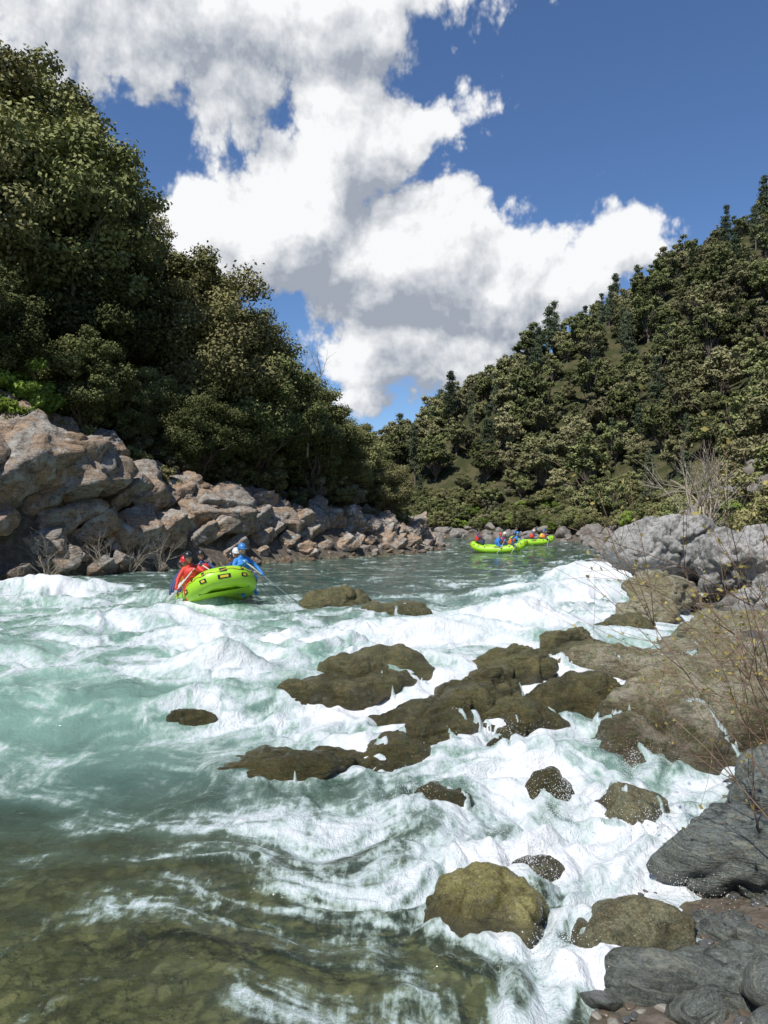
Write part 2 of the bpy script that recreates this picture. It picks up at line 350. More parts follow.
def bank_mass(name,poly,y0,y1,step,side,mat,sizes,offs,seed,zf=.25,lvl=5,flat=1.,taper=None,block=False,brot=(.3,.2,.5)):
    r=RS(seed); mb=MB(); P=[]
    for i in range(len(poly)-1):
        a,b=poly[i],poly[i+1]; L=np.linalg.norm(b-a); k=int(L/step)+1
        for s in range(k):
            p=a+(b-a)*s/k; 
            if y0<=p[1]<=y1: P.append((p,(b-a)/L))
    for p,tn in P:
        nrm=np.array([-tn[1],tn[0]])*side
        for o,(s0,s1) in zip(offs,sizes):
            q=p+nrm*(o+r.uniform(-.5,.5)*step)+tn*r.uniform(-.6,.6)*step
            s=r.uniform(s0,s1)*(np.interp(p[1],*taper) if taper else 1)
            if block:
                sz=(s*r.uniform(1.,2.),s*r.uniform(.7,1.2),s*r.uniform(.4,1.0)*flat)
                V,F=rock_geo(r.randint(1e6),lvl,sz,8,52,.065,1.5/s**.5,.6,True)
                V=V@rotm(brot[0]+r.randn()*.25,brot[1]+r.randn()*.25,brot[2]+r.randn()*.4).T
            else:
                sz=(s*r.uniform(.9,1.5),s*r.uniform(.7,1.1),s*r.uniform(.6,1.1)*flat)
                V,F=rock_geo(r.randint(1e6),lvl,sz,12,26,.05,1.2/s**.5,.6)
                V=V@rotm(r.uniform(-.4,.4),r.uniform(-.4,.4),r.uniform(0,6.3)).T
            zz=max(tz(q[0],q[1]),float(zw(q[0],q[1])))
            mb.add(V+np.array([q[0],q[1],zz+sz[2]*zf*r.uniform(-.2,1.)]),F)
    mk_obj(name,mb.mesh(name),[mat])
bank_mass('rocky_river_bank',LB,10,66,1.0,1,m_rock_bank,[(.5,1.4),(1.4,3.2),(2.0,5.0),(1.6,5.4),(1.4,3.8),(.8,2.)],[.1,1.2,2.4,3.6,4.8,6.],5,taper=([20,33,40,50],[1,1,.75,.5]),block=True,brot=(.40,-.45,.75))
bank_mass('far_bank_boulders',RB,38,110,2.0,-1,m_rock_far,[(.8,1.7),(1.0,2.2),(1.0,2.2)],[.2,2.,4.5],9,lvl=4)
bank_mass('shore_boulders',RB,12,40,1.3,-1,m_rock_dry,[(.5,1.1),(.8,1.6),(.8,2.0),(.7,1.6)],[.8,1.9,3.6,6.],14,lvl=5,flat=.8)
bank_mass('shore_rocks',RB,2.5,11,.5,-1,m_rock_grey,[(.12,.3),(.2,.4),(.3,.7),(.4,.9)],[.15,.5,1.2,2.],17,lvl=5,flat=.8)
r=RS(3); mb=MB()
for i in range(900):
    y=r.uniform(4,7.5); x=np.interp(y,RB[:,1],RB[:,0])+r.uniform(-.4,1.2); s=r.uniform(.015,.08)
    V,F=rock_geo(r.randint(1e6),3,(s*1.3,s,s*.7),8,8,.02,3); V=V@rotm(0,0,r.uniform(0,6)).T
    mb.add(V+np.array([x,y,tz(x,y)+s*.1]),F,r.choice([0,0,1,1,1,2]))
mk_obj('gravel',mb.mesh('gravel'),[simple('pebble_brown',(.11,.085,.06),.35,.5,3),simple('pebble_grey',(.09,.09,.085),.3,.5,3),simple('pebble_pale',(.26,.24,.2),.5,.4,3)])
print('rocks',time.time()-T0)
# ------------------------------------------------------------------ water
CT=np.array([-.52,-.384,-.249,-.114,.022,.157,.292,.427])
FR=[(4.0,[0,0,.0,.1,.25,.5,.45,.2]),(5,[0,0,.05,.22,.38,.66,.82,.4]),(6,[0,.0,.2,.60,.74,.82,.88,.65]),(7,[0,.05,.3,.48,.60,.86,.92,.8]),
(8,[.0,.10,.26,.36,.5,.86,.84,.7]),(9,[.0,.12,.25,.32,.58,.84,.8,.65]),(10,[.15,.3,.36,.5,.72,.78,.7,.6]),(11.5,[.42,.52,.68,.62,.55,.55,.5,.45]),
(13,[.55,.55,.68,.78,.68,.55,.55,.45]),(15,[.5,.55,.64,.82,.92,.88,.75,.5]),(17,[.4,.5,.54,.6,.85,.9,.92,.62]),(20,[.65,.6,.4,.3,.36,.68,.92,.6]),
(25,[.85,.5,.15,.1,.12,.4,.98,.85]),(30,[.4,.18,.12,.08,.08,.2,.82,.6]),(40,[.15,.12,.12,.08,.08,.12,.4,.4]),(60,[.12]*8),(150,[.05]*8)]
AR=[(4.0,[.0,.0,.03,.08,.15,.25,.2,.1]),(6,[.04,.07,.12,.25,.35,.5,.5,.3]),(8,[.22,.22,.22,.28,.35,.6,.6,.4]),(9,[.48,.45,.38,.35,.4,.5,.5,.4]),(10,[.75,.68,.55,.45,.5,.5,.5,.4]),
(12,[.95,.9,.85,.8,.6,.5,.5,.5]),(15,[.95,.95,.9,.8,.75,.7,.7,.6]),(20,[.85,.8,.6,.4,.4,.6,.7,.6]),(25,[.4,.3,.1,.05,.05,.25,.6,.5]),(40,[.05]*8),(150,[.0]*8)]
def gi(rows,x,y):
    Y=np.log(np.array([a for a,_ in rows])); Gd=np.array([b for _,b in rows]); yy=np.log(np.clip(y,4.0,149)); t=np.clip(x/np.maximum(y,4.),CT[0],CT[-1]-1e-6)
    i=np.clip(np.searchsorted(Y,yy)-1,0,len(Y)-2); j=np.clip(np.searchsorted(CT,t)-1,0,len(CT)-2)
    fy=(yy-Y[i])/(Y[i+1]-Y[i]); ft=(t-CT[j])/(CT[j+1]-CT[j]); fy=fy*fy*(3-2*fy); ft=ft*ft*(3-2*ft)
    return (Gd[i,j]*(1-ft)+Gd[i,j+1]*ft)*(1-fy)+(Gd[i+1,j]*(1-ft)+Gd[i+1,j+1]*ft)*fy
BUMPS=[(-10.8,23.5,3.2,1.0,.6),(-6.8,22.2,1.6,.6,.3),(8.0,28.5,3.,1.4,.65),(5.4,23,2.5,.9,.45),(-2.6,11.9,.7,.4,.42),(3,17.5,2.2,.8,.4),(-5.5,17,2.2,.8,.35),(-3,14.5,2,.6,.3),(6.7,24.5,1.6,1,.4),(.8,15.5,1.8,.6,.3),(-8,13.5,2.,.7,.3),(-4.6,19.5,1.8,.55,.36),(1.9,9.0,.5,.3,.12),(1.2,6.9,.5,.3,.12)]
def water_fields(x,y):
    F=gi(FR,x,y); A=gi(AR,x,y)
    wx=fbm2(x*.35,y*.35,3,21)*1.2; wy=fbm2(x*.35,y*.35,3,31)*1.2
    n=fbm2((x+wx)*.7,(y+wy)*1.0,5,41,.58)
    ln=1-np.abs(fbm2((x+wx*1.5)*1.5,(y+wy*1.5)*1.9,3,51))*2.4
    ln2=1-np.abs(fbm2((x+wx*.6)*4.5,(y+wy*.6)*5.5,3,57))*2.4
    z=zw(x,y)
    amp=np.clip(F,0,1)
    hf=1-sst(8,17,y)          # fine detail only where the mesh can carry it
    mf=1-.7*sst(18,36,y)
    z=z+fbm2((x+wx)*.45,(y+wy)*.7,2,61)*(.03+.28*amp)*(.30+.70*sst(7,14,y))
    z=z+fbm2((x+wx)*1.4,(y+wy)*1.8,2,71)*(.012+.12*amp)*mf
    bil=np.abs(fbm2((x+wx*.5)*2.0,(y+wy*.5)*1.6,2,81,.45))
    z=z+(bil-.15)*(.004+.13*amp**1.3)*(.35+.65*hf)
    z=z+fbm2(x*5+wx,y*5+wy,2,86)*(.004+.014*amp)*hf+pn2(x*2.6,y*5,88)*.008*hf*(1-amp)
    z=z+fbm2((x+.5*y)*9+wx*2,(y-.4*x)*4,3,89)*.012*amp*(1-sst(6,12,y))
    for (bx,by,rx,ry,hh) in BUMPS:
        q=((x-bx)/rx)**2+((y-by+.15*np.sin(x*1.7))/ry)**2; g=np.exp(-q); z=z+hh*g; F=F+.42*np.exp(-((x-bx)/rx)**2-((y-by+.5)/ry)**2)
    # white water where it pours off the ledge
    F=F+.32*np.exp(-((ledge(x,y)+.5)/.6)**2)*sst(-3.6,-2.0,x)
    for (nm,rx_,ry_,zt,sz,rot,mat,sd,sh,film) in ROCKS:
        if ry_>24: continue
        c,s=math.cos(rot[2]),math.sin(rot[2]); dx=x-rx_; dy=y-ry_
        u=(dx*c+dy*s)/(sz[0]/2); v=(-dx*s+dy*c)/(sz[1]/2); d=np.sqrt(u*u+v*v)
        g=np.exp(-((d-1.0)/.3)**2); up=np.clip(dy/(sz[1]),-1,1)
        F=F+g*.20*(1-.3*up)*(.4 if sz[0]>3.5 else 1)
        z=z+g*.05*min(1,sz[1])*(1+up)
    raw=F+n*.66+ln*.17+ln2*.12-.17
    for lo,hi,H,film,sd in FILM:
        g=H.shape[0]; fx=(x-lo[0])/(hi[0]-lo[0])*(g-1); fy=(y-lo[1])/(hi[1]-lo[1])*(g-1)
        m=(fx>=0)&(fx<g-1.01)&(fy>=0)&(fy<g-1.01)
        if not m.any(): continue
        ix=fx[m].astype(int); iy=fy[m].astype(int); a=fx[m]-ix; b=fy[m]-iy
        h4=[H[ix,iy],H[ix+1,iy],H[ix,iy+1],H[ix+1,iy+1]]; ok=np.min(h4,axis=0)>-8
        hz=(h4[0]*(1-a)+h4[1]*a)*(1-b)+(h4[2]*(1-a)+h4[3]*a)*b
        xm=x[m];ym=y[m]
        nn=fbm2((xm+.45*ym)*2.6+wx[m]*.5,(ym-.3*xm)*.9,4,90+sd,.6)
        rel=hz-zw(xm,ym)
        thr=.75-film*1.35+np.clip(rel,0,1)*.45
        w=sst(thr,thr+.22,nn)*ok
        zz=z[m]; tgt=hz+.012+.04*w*np.abs(pn2(xm*9,ym*7,3))
        z[m]=np.where(w>.01,np.maximum(zz,zz*(1-w)+tgt*w),zz)
        raw[m]=raw[m]*(1-w)+w*(.40+.35*pn2(xm*6,ym*2.2,7)+.25*w)
    return z,raw,np.clip(A+n*.25,0,1)
def build_water():
    inv=np.linspace(1/3.2,1/160.,820); ys=np.concatenate([np.linspace(-14,3.1,26),1/inv])
    td=np.linspace(-.62,.62,860); ext=.62+np.geomspace(.01,9,45); ts=np.concatenate([-ext[::-1],td,ext])
    Y,Tt=np.meshgrid(ys,ts,indexing='ij'); X=Tt*np.maximum(Y,3.2)
    X=np.clip(X,-300+Tt,300+Tt)
    sh=X.shape; x=X.ravel(); y=Y.ravel(); z,raw,A=water_fields(x,y)
    zt,dl,dr=terrain(x,y); inner=np.minimum(-dl,-dr)
    raw=raw+.2*np.exp(-(inner/.8)**2)*(y>12)
    murk=sst(5.5,10.0,y+.2*np.abs(x)); murk=np.clip(.14+.86*murk+A*.3,0,1)
    n=sh[1]; i=np.arange(sh[0]-1)[:,None]; j=np.arange(n-1)[None]
    Fc=np.stack([i*n+j,i*n+j+1,(i+1)*n+j+1,(i+1)*n+j],-1).reshape(-1,4)
    keep=(np.abs(x[Fc]).max(1)<299)&((dl[Fc].min(1)<3)&(dr[Fc].min(1)<3)); Fc=Fc[keep]
    me=mk_mesh('river_water',np.stack([x,y,z],1),[Fc],True,None,{'foam':('POINT',raw),'aer':('POINT',A),'murk':('POINT',murk)})
    m,h,o=newmat('river_water')
    P=h.n('ShaderNodeNewGeometry').outputs['Position']
    at=lambda k:h.n('ShaderNodeAttribute',attribute_name=k).outputs['Fac']
    foam=at('foam'); aer=at('aer'); mk=at('murk')
    fn=h.noise(P,8,5,.7,.3); fn2=h.noise(P,30,3,.7)
    mp=h.n('ShaderNodeMapping',{'Vector':P,'Rotation':(0,0,.35),'Scale':(1.,.28,.6)}).outputs[0]
    stn=h.noise(mp,11,5,.68,.5)
    f=h.math('ADD',foam,h.math('MULTIPLY',h.math('SUBTRACT',fn,.5),.75)); f=h.math('ADD',f,h.math('MULTIPLY',h.math('SUBTRACT',fn2,.5),.40))
    f=h.math('ADD',f,h.math('MULTIPLY',h.math('SUBTRACT',stn,.5),1.1))
    mask=h.mr(f,.38,.78); soft=h.mr(f,.06,.58)
    deep=h.mix(h.mr(mk,.2,.95),(.095,.112,.06),(.045,.088,.070))
    body=h.mix(aer,deep,(.25,.41,.335)); body=h.mix(h.math('MULTIPLY',soft,.5),body,(.46,.56,.50))
    bh=h.math('ADD',h.noise(P,4.5,4,.6,.5),h.math('MULTIPLY',fn2,.2))
    bw=h.n('ShaderNodeBump',{'Strength':.55,'Distance':.085,'Height':bh}).outputs[0]
    bf=h.n('ShaderNodeBump',{'Strength':.85,'Distance':.05,'Height':h.math('ADD',h.math('ADD',fn,h.math('MULTIPLY',stn,.8)),h.math('MULTIPLY',fn2,.4))}).outputs[0]
    dif=h.n('ShaderNodeBsdfDiffuse',{'Color':body,'Normal':bw}).outputs[0]
    tr=h.n('ShaderNodeBsdfTransparent',{'Color':(.80,.88,.68,1)}).outputs[0]
    opac=h.math('MAXIMUM',mk,h.math('MULTIPLY',soft,.8))
    b1=h.n('ShaderNodeMixShader',{0:opac,1:tr,2:dif}).outputs[0]
    gl=h.n('ShaderNodeBsdfGlossy',{'Color':(1,1,1,1),'Roughness':.06,'Normal':bw}).outputs[0]
    fr=h.n('ShaderNodeFresnel',{'IOR':1.33,'Normal':bw}).outputs[0]
    b2=h.n('ShaderNodeMixShader',{0:fr,1:b1,2:gl}).outputs[0]
    fc=h.mix(h.mr(f,.45,1.35),(.46,.55,.545),(.76,.78,.79))
    fo=h.n('ShaderNodeBsdfDiffuse',{'Color':fc,'Normal':bf}).outputs[0]
    b3=h.n('ShaderNodeMixShader',{0:mask,1:b2,2:fo}).outputs[0]
    h.nt.links.new(b3,o.inputs[0])
    mk_obj('river_water',me,[m])
build_water()
r=RS(8); V0=np.array([(1,0,0),(-1,0,0),(0,1,0),(0,-1,0),(0,0,1),(0,0,-1)],float); F0=np.array([(0,2,4),(2,1,4),(1,3,4),(3,0,4),(2,0,5),(1,2,5),(3,1,5),(0,3,5)])
SP=[(1.25,6.3,.5,.28,1700),(1.8,7.3,.5,.34,1600),(.9,8.3,.6,.25,700),(2.5,6.8,.4,.3,900),(1.2,5.0,.35,.2,1100),(2.8,8.3,.5,.3,700),(1.6,9.3,.6,.3,500),(.3,7.6,.6,.2,600),(-2.6,11.8,.6,.3,300),
(-10.5,23,3,.7,500),(8,28,3,.8,500),(5.5,22.5,2.5,.5,400),(2.4,5.9,.4,.25,500),(.2,12.8,1.2,.3,300),(-4.7,19.3,1.2,.5,400)]
C=[];S=[]
for (x,y,rad,hh,n) in SP:
    a=r.rand(n)*6.28; q=np.abs(r.randn(n))*.6*rad; px=x+np.cos(a)*q; py=y+np.sin(a)*q
    pz=zw(px,py)+.02+hh*r.rand(n)**2.2; C.append(np.stack([px,py,pz],1)); S.append(r.uniform(.0012,.0034,n)*(1+.03*y)*np.where(r.rand(n)<.05,1.6,1))
C=np.concatenate(C);S=np.concatenate(S)
V=(C[:,None,:]+V0[None]*S[:,None,None]*np.array([1,1,1.4])).reshape(-1,3); F=(np.arange(len(C))[:,None,None]*6+F0[None]).reshape(-1,3)
m_spray=simple('spray_water',(.85,.87,.88),.2,.02)
mk_obj('water_spray',mk_mesh('water_spray',V,[F]),[m_spray])
print('water',time.time()-T0)
# ------------------------------------------------------------------ trees
def leaves(mb,C,size,r,shade,m,N=None):
    n=len(C)
    nn=r.randn(n,3)*.65
    if N is not None: nn=nn+N*.8+np.array([0,0,.45])
    nn/=np.linalg.norm(nn,axis=1)[:,None]+1e-9
    a=r.randn(n,3); a-=nn*(a*nn).sum(1)[:,None]; a/=np.linalg.norm(a,axis=1)[:,None]; b=np.cross(nn,a)
    s=size*r.uniform(.6,1.3,n)[:,None]; a=a*s; b=b*s*.6
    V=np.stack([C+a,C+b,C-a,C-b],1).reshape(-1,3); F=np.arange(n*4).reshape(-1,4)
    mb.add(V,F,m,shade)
def make_tree(name,H,R,ncl,nl,ls,seed,mats,kind='oak',base=.3,sides=6):
    r=RS(seed); mb=MB(); 
    if kind=='pine':
        lean=r.uniform(-.04,.04,2)
        z=np.linspace(0,H,9); P=np.stack([lean[0]*z+.05*np.sin(z),lean[1]*z,z],1); add_tube(mb,P,np.linspace(.022*H,.003*H,9),sides)
        C=[];S=[];NN=[]
        for k in range(ncl):
            f=r.uniform(base,1.); rad=R*(1-f)**.75*r.uniform(.35,1.15)+.12; a=r.rand()*6.28
            c=np.array([lean[0]*f*H+np.cos(a)*rad,lean[1]*f*H+np.sin(a)*rad,f*H-.15*rad])
            if k%3==0: add_tube(mb,[[lean[0]*f*H,lean[1]*f*H,f*H-.1],c],[.008*H,.003*H],4)
            q=r.randn(nl,3)*np.array([.22,.22,.12])*R*.9; C.append(c+q); NN.append(q/(np.linalg.norm(q,axis=1)[:,None]+1e-6)); S.append(np.clip(r.uniform(.1,.8)+r.randn(nl)*.12,0,1))
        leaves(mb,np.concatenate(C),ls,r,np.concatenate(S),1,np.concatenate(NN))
        me=mb.mesh(name,False); return mk_obj(name,me,mats,link=False)
    th=H*base
    lean=r.uniform(-.15,.15,2)
    P=[np.array([0,0,-.6])]
    for k in range(1,9): P.append(np.array([lean[0]*k*th/6*1.5+r.randn()*.02*H*.4,lean[1]*k*th/6*1.5+r.randn()*.02*H*.4,th*k/6*1.15]))
    add_tube(mb,P,np.linspace(.026*H,.010*H,9),sides+1)
    top=P[-1]; lob=RS(seed+5); L=lob.randn(8,3); L/=np.linalg.norm(L,axis=1)[:,None]; LA=lob.uniform(-.5,.35,8)
    cz=base*H*.6+(H-base*H*.6)*.5; hz=(H-base*H*.6)*.5; C=[];S=[]; cen=[];NN=[]
    for k in range(ncl):
        d=r.randn(3); d/=np.linalg.norm(d)
        if d[2]<-.3: d[2]*=.6
        w=1+(np.exp(-((L-d)**2).sum(1)/.35)*LA).sum()
        rr=r.uniform(.2,1.)**.5*w*.92*r.uniform(.85,1.1)
        c=np.array([d[0]*R*rr+top[0]*.6,d[1]*R*rr+top[1]*.6,cz+d[2]*hz*rr]); cen.append(c)
        cr=R*r.uniform(.09,.21); n=int(nl*r.uniform(.6,1.4)*(cr/R/.15)**1.3)
        q=r.randn(n,3); q/=np.linalg.norm(q,axis=1)[:,None]; nv=q.copy(); q=q*(r.rand(n)**.45)[:,None]*np.array([1,1,.6])*cr*1.25
        q+=r.randn(n,3)*cr*.16
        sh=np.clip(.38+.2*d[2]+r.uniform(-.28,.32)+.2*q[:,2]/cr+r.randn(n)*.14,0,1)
        C.append(c+q); S.append(sh); NN.append(nv)
    for k in range(min(ncl,30)):
        c=cen[k]; s=P[r.randint(3,9)]; mid=s+(c-s)*.5+np.array([r.randn()*.12*R,r.randn()*.12*R,r.randn()*.08*R])
        t=np.linspace(0,1,7)[:,None]; Q=(1-t)**2*s+2*t*(1-t)*mid+t**2*c; Q[1:-1]+=r.randn(5,3)*.012*H; add_tube(mb,Q,np.linspace(.0085*H,.0025*H,7),5)
        for kk in range(2):
            e=Q[3]+(cen[r.randint(ncl)]-Q[3])*.35; add_tube(mb,[Q[3],(Q[3]+e)/2+r.randn(3)*.03*R,e],[.005*H,.0035*H,.002*H],4)
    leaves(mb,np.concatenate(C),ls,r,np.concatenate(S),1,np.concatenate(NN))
    return mk_obj(name,mb.mesh(name,False),mats,link=False)
def coll(name,obs):
    c=bpy.data.collections.new(name)
    for o in obs: c.objects.link(o)
    return c
oak=coll('oak_tree_kinds',[make_tree('oak_%d'%i,10,3.7+.6*(i%2),135+15*i,400,.088,40+i,[m_bark,m_leaf_oak],base=.22) for i in range(4)])
faro=coll('far_tree_kinds',[make_tree('a_far_oak_%d'%i,7.5,3.0,50,115,.17,60+i,[m_bark,m_leaf_far],base=.15,sides=4) for i in range(4)]+
  [make_tree('b_far_pine_%d'%i,12,1.7,70,50,.17,70+i,[m_bark,m_leaf_pine],'pine',base=.25,sides=4) for i in range(2)])
shr=coll('shrub_kinds',[make_tree('shrub_%d'%i,2.2,1.3,45,150,.055,80+i,[m_twig,m_leaf_shrub],base=.08) for i in range(3)]+[make_tree('shrub_green',2.4,1.4,50,170,.06,90,[m_bark,m_leaf_bright],base=.08)]+[make_tree('shrub_oak_%d'%i,3.0,1.8,50,200,.075,95+i,[m_bark,m_leaf_oak],base=.06) for i in range(2)])
def scatter(name,pts,rot,sc,idx,co):
    V=np.asarray(pts,dtype=np.float32); me=bpy.data.meshes.new(name); me.vertices.add(len(V)); me.vertices.foreach_set('co',V.ravel())
    a=me.attributes.new('rz','FLOAT_VECTOR','POINT'); rv=np.zeros((len(V),3),np.float32); rv[:,2]=rot; a.data.foreach_set('vector',rv.ravel())
    a=me.attributes.new('sc','FLOAT','POINT'); a.data.foreach_set('value',np.asarray(sc,dtype=np.float32))
    a=me.attributes.new('ix','INT','POINT'); a.data.foreach_set('value',np.asarray(idx,dtype=np.int32)); me.update()
    ob=mk_obj(name,me)
    ng=bpy.data.node_groups.new(name,'GeometryNodeTree'); ng.interface.new_socket('Geometry',in_out='INPUT',socket_type='NodeSocketGeometry'); ng.interface.new_socket('Geometry',in_out='OUTPUT',socket_type='NodeSocketGeometry')
    N=ng.nodes.new; gi_=N('NodeGroupInput'); go=N('NodeGroupOutput'); ip=N('GeometryNodeInstanceOnPoints'); ci=N('GeometryNodeCollectionInfo')
    ci.inputs['Collection'].default_value=co; ci.inputs['Separate Children'].default_value=True; ci.inputs['Reset Children'].default_value=True
    def na(k,t):
        q=N('GeometryNodeInputNamedAttribute'); q.data_type=t; q.inputs['Name'].default_value=k; return q.outputs[0]
    Lk=ng.links.new; Lk(gi_.outputs[0],ip.inputs['Points']); Lk(ci.outputs[0],ip.inputs['Instance']); ip.inputs['Pick Instance'].default_value=True
    Lk(na('ix','INT'),ip.inputs['Instance Index']); Lk(na('rz','FLOAT_VECTOR'),ip.inputs['Rotation']); Lk(na('sc','FLOAT'),ip.inputs['Scale']); Lk(ip.outputs[0],go.inputs[0])
    md=ob.modifiers.new('instances','NODES'); md.node_group=ng
    return ob
LT=np.array([-.6,-.52,-.451,-.384,-.343,-.316,-.296,-.29,-.276,-.208,-.154,-.12,-.107,-.073,-.032,0,.05]); LE=np.array([.70,.68,.665,.615,.554,.5,.432,.40,.378,.358,.324,.264,.223,.182,.15,.115,.07])
def left_forest():
    r=RS(5); pts=[];sc=[];ix=[]
    th=np.radians([20,45,70,90,115,140,165])
    def fit(x,y,z,smax,k=1.):
        if y<8: return smax
        for s in np.arange(smax,.28,-.04):
            X=x+4.1*s*np.cos(th); Z=z+s*(5.6+4.5*np.sin(th))-2.4
            if np.all(Z/y<=np.interp(X/y,LT,LE)*k+.008): return s
        return 0
    hand=[(-18.6,41,1.7,0),(-21.5,38,1.5,1),(-16.6,42.0,1.3,2),(-10.6,46.5,1.3,3),(-8.4,47,1.1,1),(-12.9,50,1.4,0),(-24,44,1.8,2),(-5.2,52,1.1,2),(-19,33,.8,3),(-15.5,37.5,.75,0),(-11,42.5,.7,1),(-2,56,.8,0),(.3,58.5,.6,1),(-5.5,57,1.,3),(-20.5,47,1.8,1),(-27,46,1.7,3),(-24,52,1.8,0),(-22.5,42,1.7,3),(-26,40,1.6,0)]
    for x,y,s,i in hand:
        z=tz(x,y); s=fit(x,y,z,s)
        if s<=0: continue
        pts.append((x,y,z-.3)); sc.append(s); ix.append(i)
    N=3200; x=r.uniform(-100,6,N); y=r.uniform(-5,115,N); z,dl,dr=terrain(x,y)
    for i in range(N):
        if dl[i]<5.5: continue
        s=r.uniform(.55,1.35) 
        if dl[i]<9: s*=.65
        s=fit(x[i],y[i],z[i],s,r.uniform(.84,1.))
        if s<=.3: continue
        if any((x[i]-p[0])**2+(y[i]-p[1])**2<(3.0*max(s,.5))**2 for p in pts): continue
        pts.append((x[i],y[i],z[i]-.3)); sc.append(s); ix.append(r.randint(4))
    print('left trees',len(pts)); scatter('oak_forest',pts,r.rand(len(pts))*6.28,sc,ix,oak)
    N=3600; x=r.uniform(-45,6,N); y=r.uniform(5,75,N); z,dl,dr=terrain(x,y); m=(dl>3.2)&(dl<26)&((dl>5)|(r.rand(N)<.6)); m&=(dl<14)|(r.rand(N)<.5)
    x=x[m];y=y[m];z=z[m];dl=dl[m]; q=r.rand(len(x)); idx=np.where(dl<7,r.choice([0,1,2,4,5,0],size=len(x)),np.where(q<.2,3,r.choice([0,1,2,4,5],size=len(x))))
    s=r.uniform(.5,1.3,len(x))*np.where(dl<5,.6,1.)
    pts=list(np.stack([x,y,z-.15],1)); s=list(s); idx=list(idx)
    for (bx,by,bs) in ((-17.6,34.6,1.8),(-16.6,33.4,1.2),(-17.2,34.0,1.6)):   # bright green shrubs above the rock
        pts.append((bx,by,tz(bx,by)+.3)); s.append(bs); idx.append(3)
    scatter('bank_shrubs',np.array(pts),r.rand(len(pts))*6.28,s,idx,shr)
left_forest()
def right_forest():
    r=RS(6); N=16000; x=r.uniform(-60,190,N); y=r.uniform(20,250,N); z,dl,dr=terrain(x,y)
    m=(dr>6.5)&(z<hcap(x,y)+3); x=x[m];y=y[m];z=z[m];dr=dr[m]
    tt=x/y; m=(tt<1.0)&((dr>9)|(y>60))&(pn2(x*.06,y*.06,77)>-.66); x=x[m];y=y[m];z=z[m];dr=dr[m]
    cell={}; keep=[]
    for i in range(len(x)):
        c=(int(x[i]//2.9),int(y[i]//2.9))
        if any((c[0]+a,c[1]+b) in cell and (x[i]-x[cell[(c[0]+a,c[1]+b)]])**2+(y[i]-y[cell[(c[0]+a,c[1]+b)]])**2<2.9**2 for a in(-1,0,1) for b in (-1,0,1)): continue
        cell[c]=i; keep.append(i)
    k=np.array(keep); x=x[k];y=y[k];z=z[k];dr=dr[k]
    s=r.uniform(.45,1.3,len(x)); s*=np.where(dr<14,.65,1); ix=np.where(r.rand(len(x))<np.where(z>.72*hcap(x,y),.22,.10),r.randint(4,6,size=len(x)),r.randint(4,size=len(x)))
    s=np.where(ix>3,s*.75,s)
    print('right trees',len(x)); scatter('hillside_forest',np.stack([x,y,z-.3],1),r.rand(len(x))*6.28,s,ix,faro)
    N=4200; x=r.uniform(-10,45,N); y=r.uniform(25,125,N); z,dl,dr=terrain(x,y); m=(dr>3.2)&(dr<14)&((dr>5)|(r.rand(N)<.5)); x=x[m];y=y[m];z=z[m]; 
    scatter('riverside_shrubs',np.stack([x,y,z-.1],1),r.rand(len(x))*6.28,r.uniform(.4,1.1,len(x)),r.choice([0,1,2,4,5,4,5,3],size=len(x)),shr)
right_forest()
def branchy(mb,p,d,L,rad,depth,r,m=0,lv=None,spread=.55):
    n=5; P=[np.array(p,float)]; dd=np.array(d,float)
    for i in range(n):
        dd=dd+r.randn(3)*.10; dd/=np.linalg.norm(dd); P.append(P[-1]+dd*L/n)
    add_tube(mb,P,np.linspace(rad,rad*.5,n+1),5 if depth>1 else 4,m)
    if lv is not None and depth<=1:
        for q in P[1:]:
            if r.rand()<.6: lv.append(q+r.randn(3)*.01)
    if depth>0:
        for k in range(r.randint(3,6)):
            i=r.randint(1,n+1); nd=dd+r.randn(3)*spread; nd[2]+=.15; nd/=np.linalg.norm(nd)
            branchy(mb,P[i],nd,L*r.uniform(.45,.75),rad*.5,depth-1,r,m,lv,spread)
r=RS(12); 
for nm,(x,y),L,rd in (('bare_tree',(12.0,28.),2.6,.06),('bare_tree',(-5.2,50.),4.,.09)):
    mb=MB(); z=tz(x,y)
    if L<3:
        for k in range(5): branchy(mb,(x+r.randn()*.1,y+r.randn()*.1,z-.1),(r.randn()*.12,r.randn()*.12,1),L,rd,3,r,spread=.4)
    else: branchy(mb,(x,y,z+4),(0.1,0,1),L,rd,3,r); 
    mk_obj(nm,mb.mesh(nm),[m_bare])
mb=MB(); r=RS(19)
for (x,y) in ((-11.6,32.0),(-10.8,33.2),(-13.0,29.8),(-9.8,34.2)):
    z=tz(x-.8,y+.6)
    for k in range(6): branchy(mb,(x-.8,y+.6,z),(r.randn()*.35,r.randn()*.35-.2,1),1.1,.018,2,r)
mk_obj('bare_shrub',mb.mesh('bare_shrub'),[m_bare])
mb=MB(); r=RS(23); lv=[]
for k in range(14):
    b=(3.15+r.uniform(-.15,.5),5.3+r.uniform(-.5,.9),-.25+r.uniform(0,.2)); tip=np.array([1.95+r.uniform(-.1,1.),5.5+r.uniform(-.6,.6),r.uniform(.5,2.35)])
    d=tip-np.array(b); L=np.linalg.norm(d); branchy(mb,b,d/L+np.array([0,0,.25]),L,.0075,2,r,0,lv,.45)
LVp=np.array(lv); LVp=LVp[r.rand(len(LVp))<.65]; leaves(mb,LVp,.022,r,r.rand(len(LVp)),1)
mk_obj('willow_shrub',mb.mesh('willow_shrub'),[m_twig,m_bud])
print('trees',time.time()-T0)
